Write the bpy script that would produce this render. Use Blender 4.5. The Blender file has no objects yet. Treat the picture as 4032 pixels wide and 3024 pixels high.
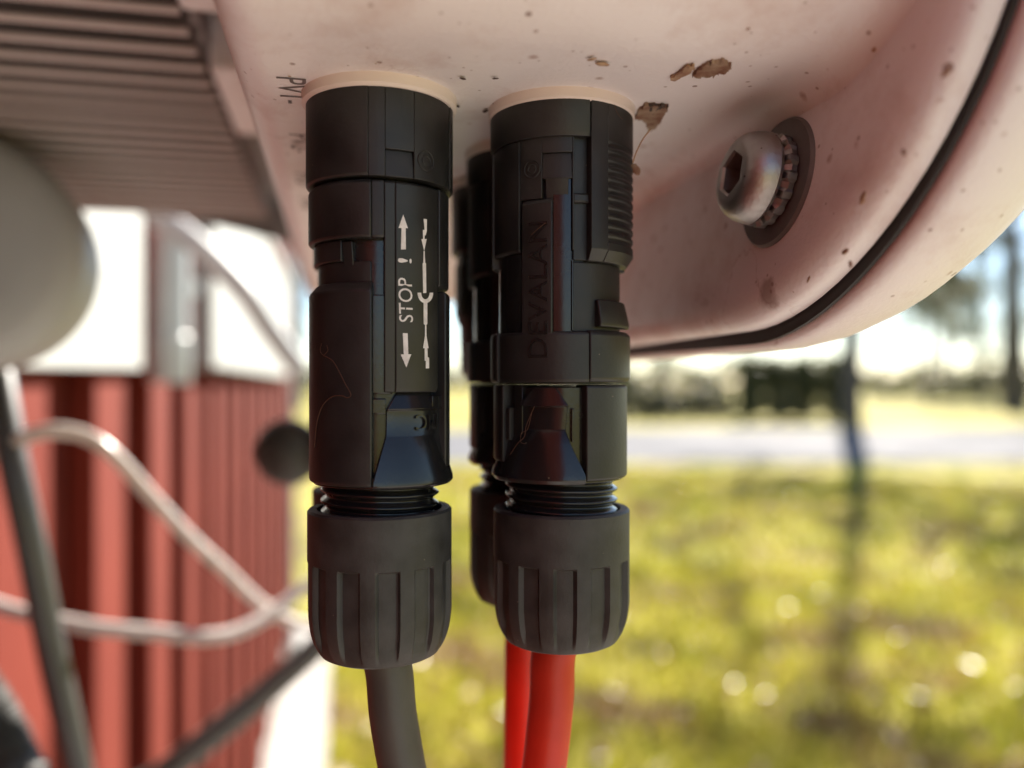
import bpy, bmesh, math, random
import numpy as np
from mathutils import Vector, Matrix

random.seed(7)
rng = np.random.default_rng(7)
SC = bpy.context.scene
R = math.radians
MM = 0.001
H = 1.2                       # height of the lens above the lawn (m)
FPX = 3200.0                  # focal length in pixels of the 4032 px wide photograph

# ------------------------------------------------------------------ camera
cam_d = bpy.data.cameras.new('camera')
cam = bpy.data.objects.new('camera', cam_d)
SC.collection.objects.link(cam)
cam.location = (0, 0, H)
cam.rotation_euler = (R(90), 0, 0)
cam_d.sensor_width = 36.0
cam_d.lens = 36.0 * FPX / 4032.0
cam_d.clip_start = 0.004
cam_d.clip_end = 2000
cam_d.dof.use_dof = True
cam_d.dof.focus_distance = 0.099
cam_d.dof.aperture_fstop = cam_d.lens / 3.1
SC.camera = cam

# ------------------------------------------------------------------ light
SUN_AZ, SUN_EL = 22.7, 34.0   # degrees right of the view axis, degrees up
w = bpy.data.worlds.new('World'); SC.world = w; w.use_nodes = True
nt = w.node_tree
bg = nt.nodes['Background']
sky = nt.nodes.new('ShaderNodeTexSky'); sky.sky_type = 'NISHITA'
sky.sun_disc = False
sky.sun_elevation = R(SUN_EL); sky.sun_rotation = R(SUN_AZ)
sky.air_density = 1.0; sky.dust_density = 0.2; sky.ozone_density = 3.0
nt.links.new(sky.outputs[0], bg.inputs[0]); bg.inputs[1].default_value = 0.05
sl = bpy.data.lights.new('sun', 'SUN'); sl.energy = 5.0; sl.angle = R(0.5); sl.color = (1.0, 0.93, 0.82)
sun = bpy.data.objects.new('sun', sl); SC.collection.objects.link(sun)
sd = Vector((math.sin(R(SUN_AZ))*math.cos(R(SUN_EL)), math.cos(R(SUN_AZ))*math.cos(R(SUN_EL)), math.sin(R(SUN_EL))))
sun.rotation_euler = sd.to_track_quat('Z', 'Y').to_euler()
sun.location = sd * 20

SC.view_settings.view_transform = 'Standard'
SC.view_settings.look = 'None'
SC.view_settings.exposure = 2.25
SC.view_settings.gamma = 1.0
SC.view_settings.use_curve_mapping = False
SC.render.engine = 'CYCLES'
SC.cycles.use_denoising = True
SC.cycles.max_bounces = 10
SC.cycles.diffuse_bounces = 6
SC.cycles.caustics_reflective = False
SC.cycles.caustics_refractive = False
SC.cycles.sample_clamp_indirect = 8.0

# ------------------------------------------------------------------ frames
YAW = R(12.0)
EU = np.array([math.cos(YAW), math.sin(YAW), 0.0])
EV = np.array([-math.sin(YAW), math.cos(YAW), 0.0])

def uvz(u, v, z):
    """inverter axes (mm, from the lens) to world metres"""
    return (EU*u + EV*v)*MM + np.array([0, 0, H + z*MM])

def ray(px, py):
    return np.array([(px-2016.0)/FPX, 1.0, (1512.0-py)/FPX])

def spot(px, py, d):
    """world point seen at a pixel of the photograph, d millimetres deep"""
    p = ray(px, py)*d*MM
    return np.array([p[0], p[1], p[2]+H])

def spot_plane_z(px, py, zmm):
    r = ray(px, py); d = zmm/r[2]
    return r*d          # mm, camera relative

def to_uv(p):
    return float(np.dot(p, EU)), float(np.dot(p, EV))

# ------------------------------------------------------------------ materials
def mat(name, col, rough=0.5, metal=0.0, spec=0.5, noise=None, bump=None, dust=None, trans=0.0, coat=0.0):
    """noise=(scale, second colour, sharp) bump=(scale, strength, distance) dust=(scale, colour, threshold)"""
    m = bpy.data.materials.new(name); m.use_nodes = True
    n = m.node_tree.nodes; l = m.node_tree.links
    p = n['Principled BSDF']
    p.inputs['Roughness'].default_value = rough
    p.inputs['Metallic'].default_value = metal
    p.inputs['Specular IOR Level'].default_value = spec
    if coat: p.inputs['Coat Weight'].default_value = coat
    tc = n.new('ShaderNodeTexCoord')
    c = n.new('ShaderNodeRGB'); c.outputs[0].default_value = (*col, 1)
    out = c.outputs[0]
    if noise:
        t = n.new('ShaderNodeTexNoise'); t.inputs['Scale'].default_value = noise[0]
        t.inputs['Detail'].default_value = 6
        l.new(tc.outputs['Object'], t.inputs['Vector'])
        mr = n.new('ShaderNodeMapRange')
        s = noise[2] if len(noise) > 2 else 0.25
        mr.inputs['From Min'].default_value = 0.5-s; mr.inputs['From Max'].default_value = 0.5+s
        l.new(t.outputs['Fac'], mr.inputs['Value'])
        mx = n.new('ShaderNodeMix'); mx.data_type = 'RGBA'
        l.new(mr.outputs[0], mx.inputs[0]); l.new(out, mx.inputs[6])
        mx.inputs[7].default_value = (*noise[1], 1)
        out = mx.outputs[2]
        rr = n.new('ShaderNodeMapRange'); rr.inputs['To Min'].default_value = rough*0.85; rr.inputs['To Max'].default_value = min(1, rough*1.2)
        l.new(t.outputs['Fac'], rr.inputs['Value']); l.new(rr.outputs[0], p.inputs['Roughness'])
    if dust:
        vt = n.new('ShaderNodeTexVoronoi'); vt.inputs['Scale'].default_value = dust[0]
        l.new(tc.outputs['Object'], vt.inputs['Vector'])
        # a random threshold for each cell: most cells carry no speck at all
        sp = n.new('ShaderNodeSeparateColor'); l.new(vt.outputs['Color'], sp.inputs[0])
        th = n.new('ShaderNodeMapRange'); th.inputs['From Min'].default_value = dust[3] if len(dust) > 3 else 0.7
        th.inputs['From Max'].default_value = 1.0; th.inputs['To Min'].default_value = 0.0; th.inputs['To Max'].default_value = dust[2]
        l.new(sp.outputs[0], th.inputs['Value'])
        lt = n.new('ShaderNodeMath'); lt.operation = 'LESS_THAN'
        l.new(vt.outputs['Distance'], lt.inputs[0]); l.new(th.outputs[0], lt.inputs[1])
        mf = n.new('ShaderNodeMath'); mf.operation = 'MULTIPLY'; mf.inputs[1].default_value = 0.8
        l.new(lt.outputs[0], mf.inputs[0])
        mx = n.new('ShaderNodeMix'); mx.data_type = 'RGBA'
        l.new(mf.outputs[0], mx.inputs[0]); l.new(out, mx.inputs[6]); mx.inputs[7].default_value = (*dust[1], 1)
        out = mx.outputs[2]
    l.new(out, p.inputs['Base Color'])
    if bump:
        t = n.new('ShaderNodeTexNoise'); t.inputs['Scale'].default_value = bump[0]; t.inputs['Detail'].default_value = 3
        l.new(tc.outputs['Object'], t.inputs['Vector'])
        b = n.new('ShaderNodeBump'); b.inputs['Strength'].default_value = bump[1]; b.inputs['Distance'].default_value = bump[2]
        l.new(t.outputs['Fac'], b.inputs['Height']); l.new(b.outputs[0], p.inputs['Normal'])
    if trans:
        tr = n.new('ShaderNodeBsdfTranslucent'); l.new(out, tr.inputs['Color'])
        ms = n.new('ShaderNodeMixShader'); ms.inputs[0].default_value = trans
        l.new(p.outputs[0], ms.inputs[1]); l.new(tr.outputs[0], ms.inputs[2])
        l.new(ms.outputs[0], n['Material Output'].inputs[0])
    return m

def island_mat(name, cols, rough=0.5, trans=0.0, spec=0.5):
    """colour picked per loose piece (grass blades, leaves)"""
    m = bpy.data.materials.new(name); m.use_nodes = True
    n = m.node_tree.nodes; l = m.node_tree.links; p = n['Principled BSDF']
    g = n.new('ShaderNodeNewGeometry'); cr = n.new('ShaderNodeValToRGB')
    l.new(g.outputs['Random Per Island'], cr.inputs[0])
    el = cr.color_ramp.elements
    while len(el) < len(cols): el.new(0.5)
    for i, c in enumerate(cols):
        el[i].position = i/(len(cols)-1); el[i].color = (*c, 1)
    l.new(cr.outputs[0], p.inputs['Base Color'])
    p.inputs['Roughness'].default_value = rough; p.inputs['Specular IOR Level'].default_value = spec
    if trans:
        tr = n.new('ShaderNodeBsdfTranslucent'); l.new(cr.outputs[0], tr.inputs['Color'])
        ms = n.new('ShaderNodeMixShader'); ms.inputs[0].default_value = trans
        l.new(p.outputs[0], ms.inputs[1]); l.new(tr.outputs[0], ms.inputs[2])
        l.new(ms.outputs[0], n['Material Output'].inputs[0])
    return m

def housing_material():
    """powder-coated housing: fine orange peel, faint brown stains, droplets of dirt"""
    m = mat('powder_coat', (0.78, 0.742, 0.75), 0.42, bump=(1500, 0.30, 0.0003),
            dust=(210, (0.20, 0.11, 0.085), 0.13, 0.80))
    n = m.node_tree.nodes; l = m.node_tree.links; p = n['Principled BSDF']
    src = p.inputs['Base Color'].links[0].from_socket
    tc = [x for x in n if x.type == 'TEX_COORD'][0]
    t = n.new('ShaderNodeTexNoise'); t.inputs['Scale'].default_value = 42; t.inputs['Detail'].default_value = 9; t.inputs['Roughness'].default_value = 0.68
    l.new(tc.outputs['Object'], t.inputs['Vector'])
    mr = n.new('ShaderNodeMapRange'); mr.inputs['From Min'].default_value = 0.53; mr.inputs['From Max'].default_value = 0.76; mr.inputs['To Max'].default_value = 0.6
    l.new(t.outputs['Fac'], mr.inputs['Value'])
    mx = n.new('ShaderNodeMix'); mx.data_type = 'RGBA'
    l.new(mr.outputs[0], mx.inputs[0]); l.new(src, mx.inputs[6]); mx.inputs[7].default_value = (0.44, 0.25, 0.19, 1)
    # hair-thin dirt veins
    t2 = n.new('ShaderNodeTexNoise'); t2.inputs['Scale'].default_value = 70; t2.inputs['Detail'].default_value = 5
    l.new(tc.outputs['Object'], t2.inputs['Vector'])
    ab = n.new('ShaderNodeMath'); ab.operation = 'SUBTRACT'; ab.inputs[1].default_value = 0.5; l.new(t2.outputs['Fac'], ab.inputs[0])
    a2 = n.new('ShaderNodeMath'); a2.operation = 'ABSOLUTE'; l.new(ab.outputs[0], a2.inputs[0])
    a3 = n.new('ShaderNodeMapRange'); a3.inputs['From Min'].default_value = 0.0; a3.inputs['From Max'].default_value = 0.006
    a3.inputs['To Min'].default_value = 1.0; a3.inputs['To Max'].default_value = 0.0; l.new(a2.outputs[0], a3.inputs['Value'])
    t3 = n.new('ShaderNodeTexNoise'); t3.inputs['Scale'].default_value = 30; l.new(tc.outputs['Object'], t3.inputs['Vector'])
    m3 = n.new('ShaderNodeMapRange'); m3.inputs['From Min'].default_value = 0.56; m3.inputs['From Max'].default_value = 0.66; m3.inputs['To Max'].default_value = 0.45
    l.new(t3.outputs['Fac'], m3.inputs['Value'])
    mu = n.new('ShaderNodeMath'); mu.operation = 'MULTIPLY'; l.new(a3.outputs[0], mu.inputs[0]); l.new(m3.outputs[0], mu.inputs[1])
    my = n.new('ShaderNodeMix'); my.data_type = 'RGBA'
    l.new(mu.outputs[0], my.inputs[0]); l.new(mx.outputs[2], my.inputs[6]); my.inputs[7].default_value = (0.28, 0.14, 0.10, 1)
    wn = n.new('ShaderNodeTexNoise'); wn.inputs['Scale'].default_value = 420; wn.inputs['Detail'].default_value = 4; l.new(tc.outputs['Object'], wn.inputs['Vector'])
    last = my.outputs[2]
    for sc_, thr, keep, amt, col in ((95, 0.24, 0.78, 0.62, (0.23, 0.13, 0.10, 1)), (330, 0.26, 0.80, 0.6, (0.30, 0.16, 0.12, 1)), (1000, 0.30, 0.86, 0.6, (0.22, 0.12, 0.09, 1))):
        vo = n.new('ShaderNodeTexVoronoi'); vo.inputs['Scale'].default_value = sc_; l.new(tc.outputs['Object'], vo.inputs['Vector'])
        se = n.new('ShaderNodeSeparateColor'); l.new(vo.outputs['Color'], se.inputs[0])
        k1 = n.new('ShaderNodeMapRange'); k1.inputs['From Min'].default_value = keep; k1.inputs['From Max'].default_value = 1.0; k1.inputs['To Max'].default_value = thr
        l.new(se.outputs[0], k1.inputs['Value'])
        ds = n.new('ShaderNodeMath'); ds.operation = 'MULTIPLY_ADD'; ds.inputs[1].default_value = 0.5; ds.inputs[2].default_value = -0.25; l.new(wn.outputs['Fac'], ds.inputs[0])
        ad = n.new('ShaderNodeMath'); ad.operation = 'ADD'; l.new(vo.outputs['Distance'], ad.inputs[0]); l.new(ds.outputs[0], ad.inputs[1])
        sb = n.new('ShaderNodeMath'); sb.operation = 'SUBTRACT'; l.new(k1.outputs[0], sb.inputs[0]); l.new(ad.outputs[0], sb.inputs[1])
        k2 = n.new('ShaderNodeMapRange'); k2.inputs['From Min'].default_value = -0.03; k2.inputs['From Max'].default_value = 0.12; k2.inputs['To Max'].default_value = amt
        l.new(sb.outputs[0], k2.inputs['Value'])
        gt = n.new('ShaderNodeMath'); gt.operation = 'GREATER_THAN'; gt.inputs[1].default_value = keep; l.new(se.outputs[0], gt.inputs[0])
        ml = n.new('ShaderNodeMath'); ml.operation = 'MULTIPLY'; l.new(k2.outputs[0], ml.inputs[0]); l.new(gt.outputs[0], ml.inputs[1])
        mz = n.new('ShaderNodeMix'); mz.data_type = 'RGBA'; l.new(ml.outputs[0], mz.inputs[0]); l.new(last, mz.inputs[6]); mz.inputs[7].default_value = col
        last = mz.outputs[2]
    l.new(last, p.inputs['Base Color'])
    return m

M = {}
M['housing'] = housing_material()
M['collar'] = mat('collar_plastic', (0.78, 0.69, 0.65), 0.45, noise=(120, (0.70, 0.61, 0.57)), dust=(420, (0.2, 0.1, 0.07), 0.12, 0.85))
M['gasket'] = mat('gasket_rubber', (0.018, 0.017, 0.016), 0.6, noise=(200, (0.03, 0.028, 0.025)))
M['fin'] = mat('heat_sink_aluminium', (0.34, 0.30, 0.29), 0.5, noise=(60, (0.27, 0.24, 0.23)))
def fin_painted_shade_material():  # shade of the gaps and light on the bottom edges painted into the colour
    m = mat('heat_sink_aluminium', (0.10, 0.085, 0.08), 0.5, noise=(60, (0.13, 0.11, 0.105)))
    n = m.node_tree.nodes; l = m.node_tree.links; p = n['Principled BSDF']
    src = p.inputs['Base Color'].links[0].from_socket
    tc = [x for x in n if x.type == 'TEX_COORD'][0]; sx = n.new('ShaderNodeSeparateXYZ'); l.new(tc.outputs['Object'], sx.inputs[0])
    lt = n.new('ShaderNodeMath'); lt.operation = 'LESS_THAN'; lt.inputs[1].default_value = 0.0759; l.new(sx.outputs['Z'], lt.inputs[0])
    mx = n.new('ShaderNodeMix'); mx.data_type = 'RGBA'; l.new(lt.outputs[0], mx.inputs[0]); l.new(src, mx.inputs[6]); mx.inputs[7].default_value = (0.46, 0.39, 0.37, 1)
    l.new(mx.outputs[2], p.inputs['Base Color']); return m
M['fin_painted_shade'] = fin_painted_shade_material()
M['black'] = mat('black_plastic', (0.010, 0.0098, 0.010), 0.45, noise=(230, (0.022, 0.021, 0.021), 0.18), bump=(2200, 0.12, 0.0002),
                 dust=(620, (0.30, 0.22, 0.17), 0.085, 0.84))
M['gloss'] = mat('glossy_black_plastic', (0.010, 0.010, 0.011), 0.20, noise=(300, (0.016, 0.015, 0.015)), bump=(1500, 0.06, 0.0002),
                 dust=(700, (0.36, 0.28, 0.23), 0.10, 0.78))
M['nut'] = mat('matte_black_plastic', (0.022, 0.020, 0.018), 0.55, noise=(240, (0.050, 0.047, 0.044), 0.17), bump=(2500, 0.18, 0.0002),
               dust=(560, (0.22, 0.18, 0.14), 0.075, 0.84))
M['print'] = mat('white_print', (0.80, 0.76, 0.75), 0.5, noise=(1300, (0.60, 0.55, 0.54), 0.2))
M['ink'] = mat('grey_ink', (0.085, 0.075, 0.075), 0.6, noise=(1200, (0.17, 0.14, 0.14)))
M['red'] = mat('red_cable_jacket', (0.70, 0.042, 0.018), 0.42, noise=(160, (0.56, 0.032, 0.014)), bump=(1500, 0.12, 0.0002), trans=0.2,
               dust=(500, (0.35, 0.12, 0.08), 0.07, 0.9))
M['cable'] = mat('black_cable_jacket', (0.060, 0.055, 0.048), 0.5, noise=(150, (0.095, 0.085, 0.072)), bump=(1400, 0.1, 0.0002))
M['grey_cable'] = mat('grey_black_cable_jacket', (0.045, 0.045, 0.047), 0.35, noise=(80, (0.06, 0.06, 0.06)))
M['beige'] = mat('beige_cable_jacket', (0.60, 0.53, 0.50), 0.25, noise=(90, (0.45, 0.38, 0.35)), trans=0.15)
M['steel'] = mat('brushed_steel', (0.42, 0.40, 0.39), 0.42, metal=1.0, noise=(400, (0.30, 0.28, 0.27)), bump=(1600, 0.25, 0.0002), dust=(800, (0.12, 0.08, 0.06), 0.2, 0.8))
M['washer'] = mat('dark_washer', (0.17, 0.155, 0.15), 0.5, metal=0.3, noise=(300, (0.11, 0.10, 0.095)))
M['whitepaint'] = mat('white_painted_metal', (0.31, 0.315, 0.30), 0.6, noise=(14, (0.26, 0.265, 0.25)), bump=(300, 0.05, 0.0005))
M['pvc'] = mat('white_pvc', (0.38, 0.40, 0.40), 0.4, noise=(18, (0.33, 0.35, 0.35)))
M['greyplastic'] = mat('grey_plastic', (0.35, 0.365, 0.385), 0.5, noise=(30, (0.30, 0.315, 0.335)))
M['redwood'] = mat('red_wall_paint', (0.145, 0.022, 0.012), 0.85, noise=(5, (0.10, 0.014, 0.008)), bump=(120, 0.2, 0.002), spec=0.12)
M['silk'] = mat('dry_silk', (0.14, 0.065, 0.04), 0.7, trans=0.4)
M['debris'] = mat('brown_debris', (0.22, 0.10, 0.06), 0.6, noise=(700, (0.42, 0.28, 0.17), 0.15), bump=(1500, 0.4, 0.0003))
M['husk'] = mat('insect_husk', (0.40, 0.28, 0.19), 0.5, noise=(420, (0.22, 0.09, 0.05), 0.12), bump=(1200, 0.4, 0.0003), trans=0.2)
M['darkbit'] = mat('dark_soil', (0.045, 0.035, 0.035), 0.8, noise=(900, (0.09, 0.06, 0.05)))
M['asphalt'] = mat('pale_road', (0.115, 0.115, 0.125), 0.85, noise=(0.8, (0.07, 0.07, 0.078)), bump=(60, 0.2, 0.004), spec=0.06)
M['concrete'] = mat('pale_concrete', (0.36, 0.335, 0.31), 0.85, noise=(9, (0.27, 0.25, 0.23)), bump=(150, 0.3, 0.003))
M['bark'] = mat('tree_bark', (0.055, 0.045, 0.038), 0.85, noise=(9, (0.09, 0.075, 0.06)), bump=(30, 0.6, 0.02))

def lawn_material():
    m = bpy.data.materials.new('lawn_turf'); m.use_nodes = True
    n = m.node_tree.nodes; l = m.node_tree.links; p = n['Principled BSDF']
    tc = n.new('ShaderNodeTexCoord')
    a = n.new('ShaderNodeTexNoise'); a.inputs['Scale'].default_value = 1.3; a.inputs['Detail'].default_value = 8; a.inputs['Roughness'].default_value = 0.65
    b = n.new('ShaderNodeTexNoise'); b.inputs['Scale'].default_value = 6; b.inputs['Detail'].default_value = 6; b.inputs['Roughness'].default_value = 0.7
    for t in (a, b): l.new(tc.outputs['Object'], t.inputs['Vector'])
    cr = n.new('ShaderNodeValToRGB'); e = cr.color_ramp.elements
    e[0].position = 0.36; e[0].color = (0.16, 0.165, 0.014, 1); e[1].position = 0.66; e[1].color = (0.37, 0.315, 0.06, 1)
    l.new(a.outputs['Fac'], cr.inputs[0])
    mr = n.new('ShaderNodeMapRange'); mr.inputs['From Min'].default_value = 0.55; mr.inputs['From Max'].default_value = 0.72; mr.inputs['To Max'].default_value = 0.75
    l.new(b.outputs['Fac'], mr.inputs['Value'])
    mx = n.new('ShaderNodeMix'); mx.data_type = 'RGBA'; l.new(mr.outputs[0], mx.inputs[0]); l.new(cr.outputs[0], mx.inputs[6])
    mx.inputs[7].default_value = (0.15, 0.10, 0.06, 1)
    l.new(mx.outputs[2], p.inputs['Base Color']); p.inputs['Roughness'].default_value = 0.9; p.inputs['Specular IOR Level'].default_value = 0.08
    bp = n.new('ShaderNodeBump'); bp.inputs['Strength'].default_value = 0.6; bp.inputs['Distance'].default_value = 0.04
    l.new(b.outputs['Fac'], bp.inputs['Height']); l.new(bp.outputs[0], p.inputs['Normal'])
    return m
M['lawn'] = lawn_material()
M['grass'] = island_mat('grass_blades', [(0.17, 0.18, 0.010), (0.27, 0.265, 0.016), (0.36, 0.32, 0.03), (0.36, 0.28, 0.07)], 0.5, 0.45, 0.15)
def mottle(m, col, scale, lo, hi, amt):
    n = m.node_tree.nodes; l = m.node_tree.links; p = n['Principled BSDF']
    src = p.inputs['Base Color'].links[0].from_socket
    tc = n.new('ShaderNodeTexCoord'); t = n.new('ShaderNodeTexNoise'); t.inputs['Scale'].default_value = scale; t.inputs['Detail'].default_value = 5
    l.new(tc.outputs['Object'], t.inputs['Vector'])
    mr = n.new('ShaderNodeMapRange'); mr.inputs['From Min'].default_value = lo; mr.inputs['From Max'].default_value = hi; mr.inputs['To Max'].default_value = amt
    l.new(t.outputs['Fac'], mr.inputs['Value'])
    mx = n.new('ShaderNodeMix'); mx.data_type = 'RGBA'; l.new(mr.outputs[0], mx.inputs[0]); l.new(src, mx.inputs[6]); mx.inputs[7].default_value = (*col, 1)
    l.new(mx.outputs[2], p.inputs['Base Color'])
    for k in n:
        if k.type == 'BSDF_TRANSLUCENT': l.new(mx.outputs[2], k.inputs['Color'])
mottle(M['grass'], (0.15, 0.085, 0.045), 1.9, 0.50, 0.62, 0.9)
mottle(M['lawn'], (0.13, 0.08, 0.045), 1.9, 0.50, 0.62, 0.9)
M['leaf'] = island_mat('fallen_leaf', [(0.20, 0.09, 0.04), (0.33, 0.19, 0.10), (0.45, 0.34, 0.22), (0.26, 0.15, 0.10)], 0.42, 0.15, 0.4)
M['foliage'] = island_mat('tree_leaves', [(0.045, 0.055, 0.02), (0.08, 0.085, 0.03), (0.12, 0.11, 0.04)], 0.5, 0.3)
M['evergreen'] = island_mat('evergreen_leaves', [(0.016, 0.022, 0.012), (0.03, 0.035, 0.018), (0.045, 0.045, 0.025)], 0.5, 0.1)

# ------------------------------------------------------------------ mesh helpers
COL = SC.collection

def finish(me, smooth=True, angle=35):
    bm = bmesh.new(); bm.from_mesh(me)
    bmesh.ops.recalc_face_normals(bm, faces=bm.faces)
    bm.to_mesh(me); bm.free()
    if smooth:
        me.shade_smooth(); me.set_sharp_from_angle(angle=R(angle))

class MB:
    def __init__(s): s.v = []; s.f = []
    def add(s, v, f):
        o = len(s.v); s.v += [tuple(map(float, p)) for p in v]; s.f += [tuple(i+o for i in q) for q in f]; return s
    def revolve(s, poly, a0, a1, n=None):
        """closed (r, z) polygon in mm swept about z from angle a0 to a1 (0 = towards the viewer, + = right)"""
        full = abs(a1-a0) >= 359.9
        if n is None: n = max(2, int(abs(a1-a0)/4))
        k = len(poly); vs = []; fs = []
        rows = n if full else n+1
        for i in range(rows):
            a = R(a0 + (a1-a0)*i/n)
            for r, z in poly: vs.append((r*math.sin(a)*MM, -r*math.cos(a)*MM, z*MM))
        for i in range(n):
            j = (i+1) % rows
            for t in range(k): fs.append((i*k+t, i*k+(t+1) % k, j*k+(t+1) % k, j*k+t))
        if not full:
            fs.append(tuple(range(k))[::-1]); fs.append(tuple(n*k+t for t in range(k)))
        return s.add(vs, fs)
    def block(s, ri, ro, a0, a1, z0, z1, c=0.0):
        """curved block with chamfer c on its outer edges"""
        p = [(ri, z0), (ro-c, z0), (ro, z0+c), (ro, z1-c), (ro-c, z1), (ri, z1)] if c else [(ri, z0), (ro, z0), (ro, z1), (ri, z1)]
        return s.revolve(p, a0, a1)
    def box(s, x0, x1, y0, y1, z0, z1, fn=None):
        v = [(x, y, z) for x in (x0, x1) for y in (y0, y1) for z in (z0, z1)]
        if fn: v = [fn(*p) for p in v]
        return s.add(v, [(0,1,3,2), (4,6,7,5), (0,4,5,1), (2,3,7,6), (0,2,6,4), (1,5,7,3)])
    def grid(s, P, wu=False, wv=False, caps=False):
        n, m = P.shape[:2]; o = len(s.v)
        s.v += [tuple(map(float, p)) for p in P.reshape(-1, 3)]
        for i in range(n if wu else n-1):
            for j in range(m if wv else m-1):
                i2, j2 = (i+1) % n, (j+1) % m
                s.f.append((o+i*m+j, o+i*m+j2, o+i2*m+j2, o+i2*m+j))
        if caps and wv:
            s.f.append(tuple(o+j for j in range(m))[::-1]); s.f.append(tuple(o+(n-1)*m+j for j in range(m)))
        return s
    def tube(s, pts, rad, n=16, caps=True):
        pts = [Vector(p) for p in pts]; rad = rad if hasattr(rad, '__len__') else [rad]*len(pts)
        P = np.zeros((len(pts), n, 3)); up = None
        for i, p in enumerate(pts):
            t = (pts[min(i+1, len(pts)-1)]-pts[max(i-1, 0)]).normalized()
            if up is None:
                up = Vector((0, 0, 1)) if abs(t.z) < 0.9 else Vector((1, 0, 0))
            x = (up - t*up.dot(t)).normalized(); y = t.cross(x); up = x
            for j in range(n):
                a = 2*math.pi*j/n; q = p + (x*math.cos(a)+y*math.sin(a))*rad[i]
                P[i, j] = q
        return s.grid(P, wv=True, caps=caps)
    def build(s, name, m, parent=None, bevel=0.0, smooth=True, angle=35, dz=0.0, fix=True):
        me = bpy.data.meshes.new(name)
        me.from_pydata([(x, y, z+dz) for x, y, z in s.v] if dz else s.v, [], s.f)
        me.materials.append(M[m] if isinstance(m, str) else m)
        if fix: finish(me, smooth, angle)
        o = bpy.data.objects.new(name, me); COL.objects.link(o)
        if parent is not None: o.parent = parent
        if bevel:
            b = o.modifiers.new('bevel', 'BEVEL'); b.width = bevel*MM; b.segments = 2; b.limit_method = 'ANGLE'; b.angle_limit = R(35)
            b.harden_normals = False
        return o

def tag(o, label=None, cat=None, group=None, kind=None):
    for k, x in (('label', label), ('category', cat), ('group', group), ('kind', kind)):
        if x: o[k] = x
    return o

def empty(name, loc, rz=0.0):
    o = bpy.data.objects.new(name, None); COL.objects.link(o)
    o.location = tuple(loc); o.rotation_euler = (0, 0, rz); o.empty_display_size = 0.02
    return o

def copy_tree(o, parent=None):
    c = o.copy(); COL.objects.link(c)
    if parent is not None: c.parent = parent
    for ch in [x for x in bpy.data.objects if x.parent == o]: copy_tree(ch, c)
    return c

def catmull(pts, k=8):
    pts = [np.array(p, float) for p in pts]; out = []
    P = [2*pts[0]-pts[1]] + pts + [2*pts[-1]-pts[-2]]
    for i in range(1, len(P)-2):
        for j in range(k):
            t = j/k
            out.append(0.5*((2*P[i]) + (-P[i-1]+P[i+1])*t + (2*P[i-1]-5*P[i]+4*P[i+1]-P[i+2])*t*t + (-P[i-1]+3*P[i]-3*P[i+1]+P[i+2])*t**3))
    out.append(pts[-1]); return out

def text_shape(s, extrude=0.0):
    """flat letters: verts (x along the line, y up, z) and faces for cap height about 0.7"""
    cu = bpy.data.curves.new('t', 'FONT'); cu.body = s; cu.extrude = extrude; cu.resolution_u = 4
    o = bpy.data.objects.new('t', cu); COL.objects.link(o)
    dg = bpy.context.evaluated_depsgraph_get(); dg.update()
    me = bpy.data.meshes.new_from_object(o.evaluated_get(dg))
    v = [tuple(x.co) for x in me.vertices]; f = [tuple(p.vertices) for p in me.polygons]
    bpy.data.objects.remove(o); bpy.data.curves.remove(cu); bpy.data.meshes.remove(me)
    return v, f

# ================================================================== SETTING
def sheet(name, m, pts, z, kind='structure'):
    o = MB().add([(x, y, z) for x, y in pts], [tuple(range(len(pts)))]).build(name, m, smooth=False, fix=False)
    o['kind'] = kind; return o

sheet('lawn', 'lawn', [(-400, -400), (400, -400), (400, 400), (-400, 400)], 0.0)
# pale road crossing behind the lawn (two edges, slightly skewed like the photograph)
sheet('road', 'asphalt', [(-60, 11.0), (60, 13.6), (60, 24.0), (-60, 19.0)], 0.012)
# pale strip of concrete along the foot of the wall
p = [uvz(-210, -700, 0), uvz(-40, -700, 0), uvz(-40, 4200, 0), uvz(-210, 4200, 0)]
sheet('concrete_strip', 'concrete', [(q[0], q[1]) for q in p], 0.010)

p = [uvz(-210, -4500, 0), uvz(1900, -4500, 0), uvz(1700, 1500, 0), uvz(900, 1800, 0), uvz(-40, 1850, 0), uvz(-210, 1800, 0)]
sheet('added_bounce_apron', 'concrete', [(q[0], q[1]) for q in p], 0.006)  # unseen pale ground, added to bounce neutral light onto the underside

# grass blades: one uncountable mass
def scatter(n, dmin, dmax, half):
    d = np.sqrt(rng.uniform(dmin**2, dmax**2, n)); a = rng.uniform(R(-half+12), R(half), n)
    return np.stack([d*np.sin(a), d*np.cos(a)], 1)

def clear_of_wall(P, lim=-0.03):
    u = P[:, 0]*EU[0]+P[:, 1]*EU[1]; return P[u > lim]

P = clear_of_wall(np.concatenate([scatter(26000, 1.6, 5.5, 42), scatter(22000, 5.5, 11.5, 42)]))
n = len(P)
ang = rng.uniform(0, 2*math.pi, n); hgt = rng.uniform(0.03, 0.085, n); wd = rng.uniform(0.004, 0.009, n)*np.where(np.hypot(P[:, 0], P[:, 1]) > 5.5, 2.0, 1.0)
lean = rng.uniform(0.0, 0.05, n); la = rng.uniform(0, 2*math.pi, n)
V = np.zeros((n, 3, 3))
V[:, 0, 0] = P[:, 0]-np.cos(ang)*wd; V[:, 0, 1] = P[:, 1]-np.sin(ang)*wd
V[:, 1, 0] = P[:, 0]+np.cos(ang)*wd; V[:, 1, 1] = P[:, 1]+np.sin(ang)*wd
V[:, 2, 0] = P[:, 0]+np.cos(la)*lean; V[:, 2, 1] = P[:, 1]+np.sin(la)*lean; V[:, 2, 2] = hgt
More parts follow.
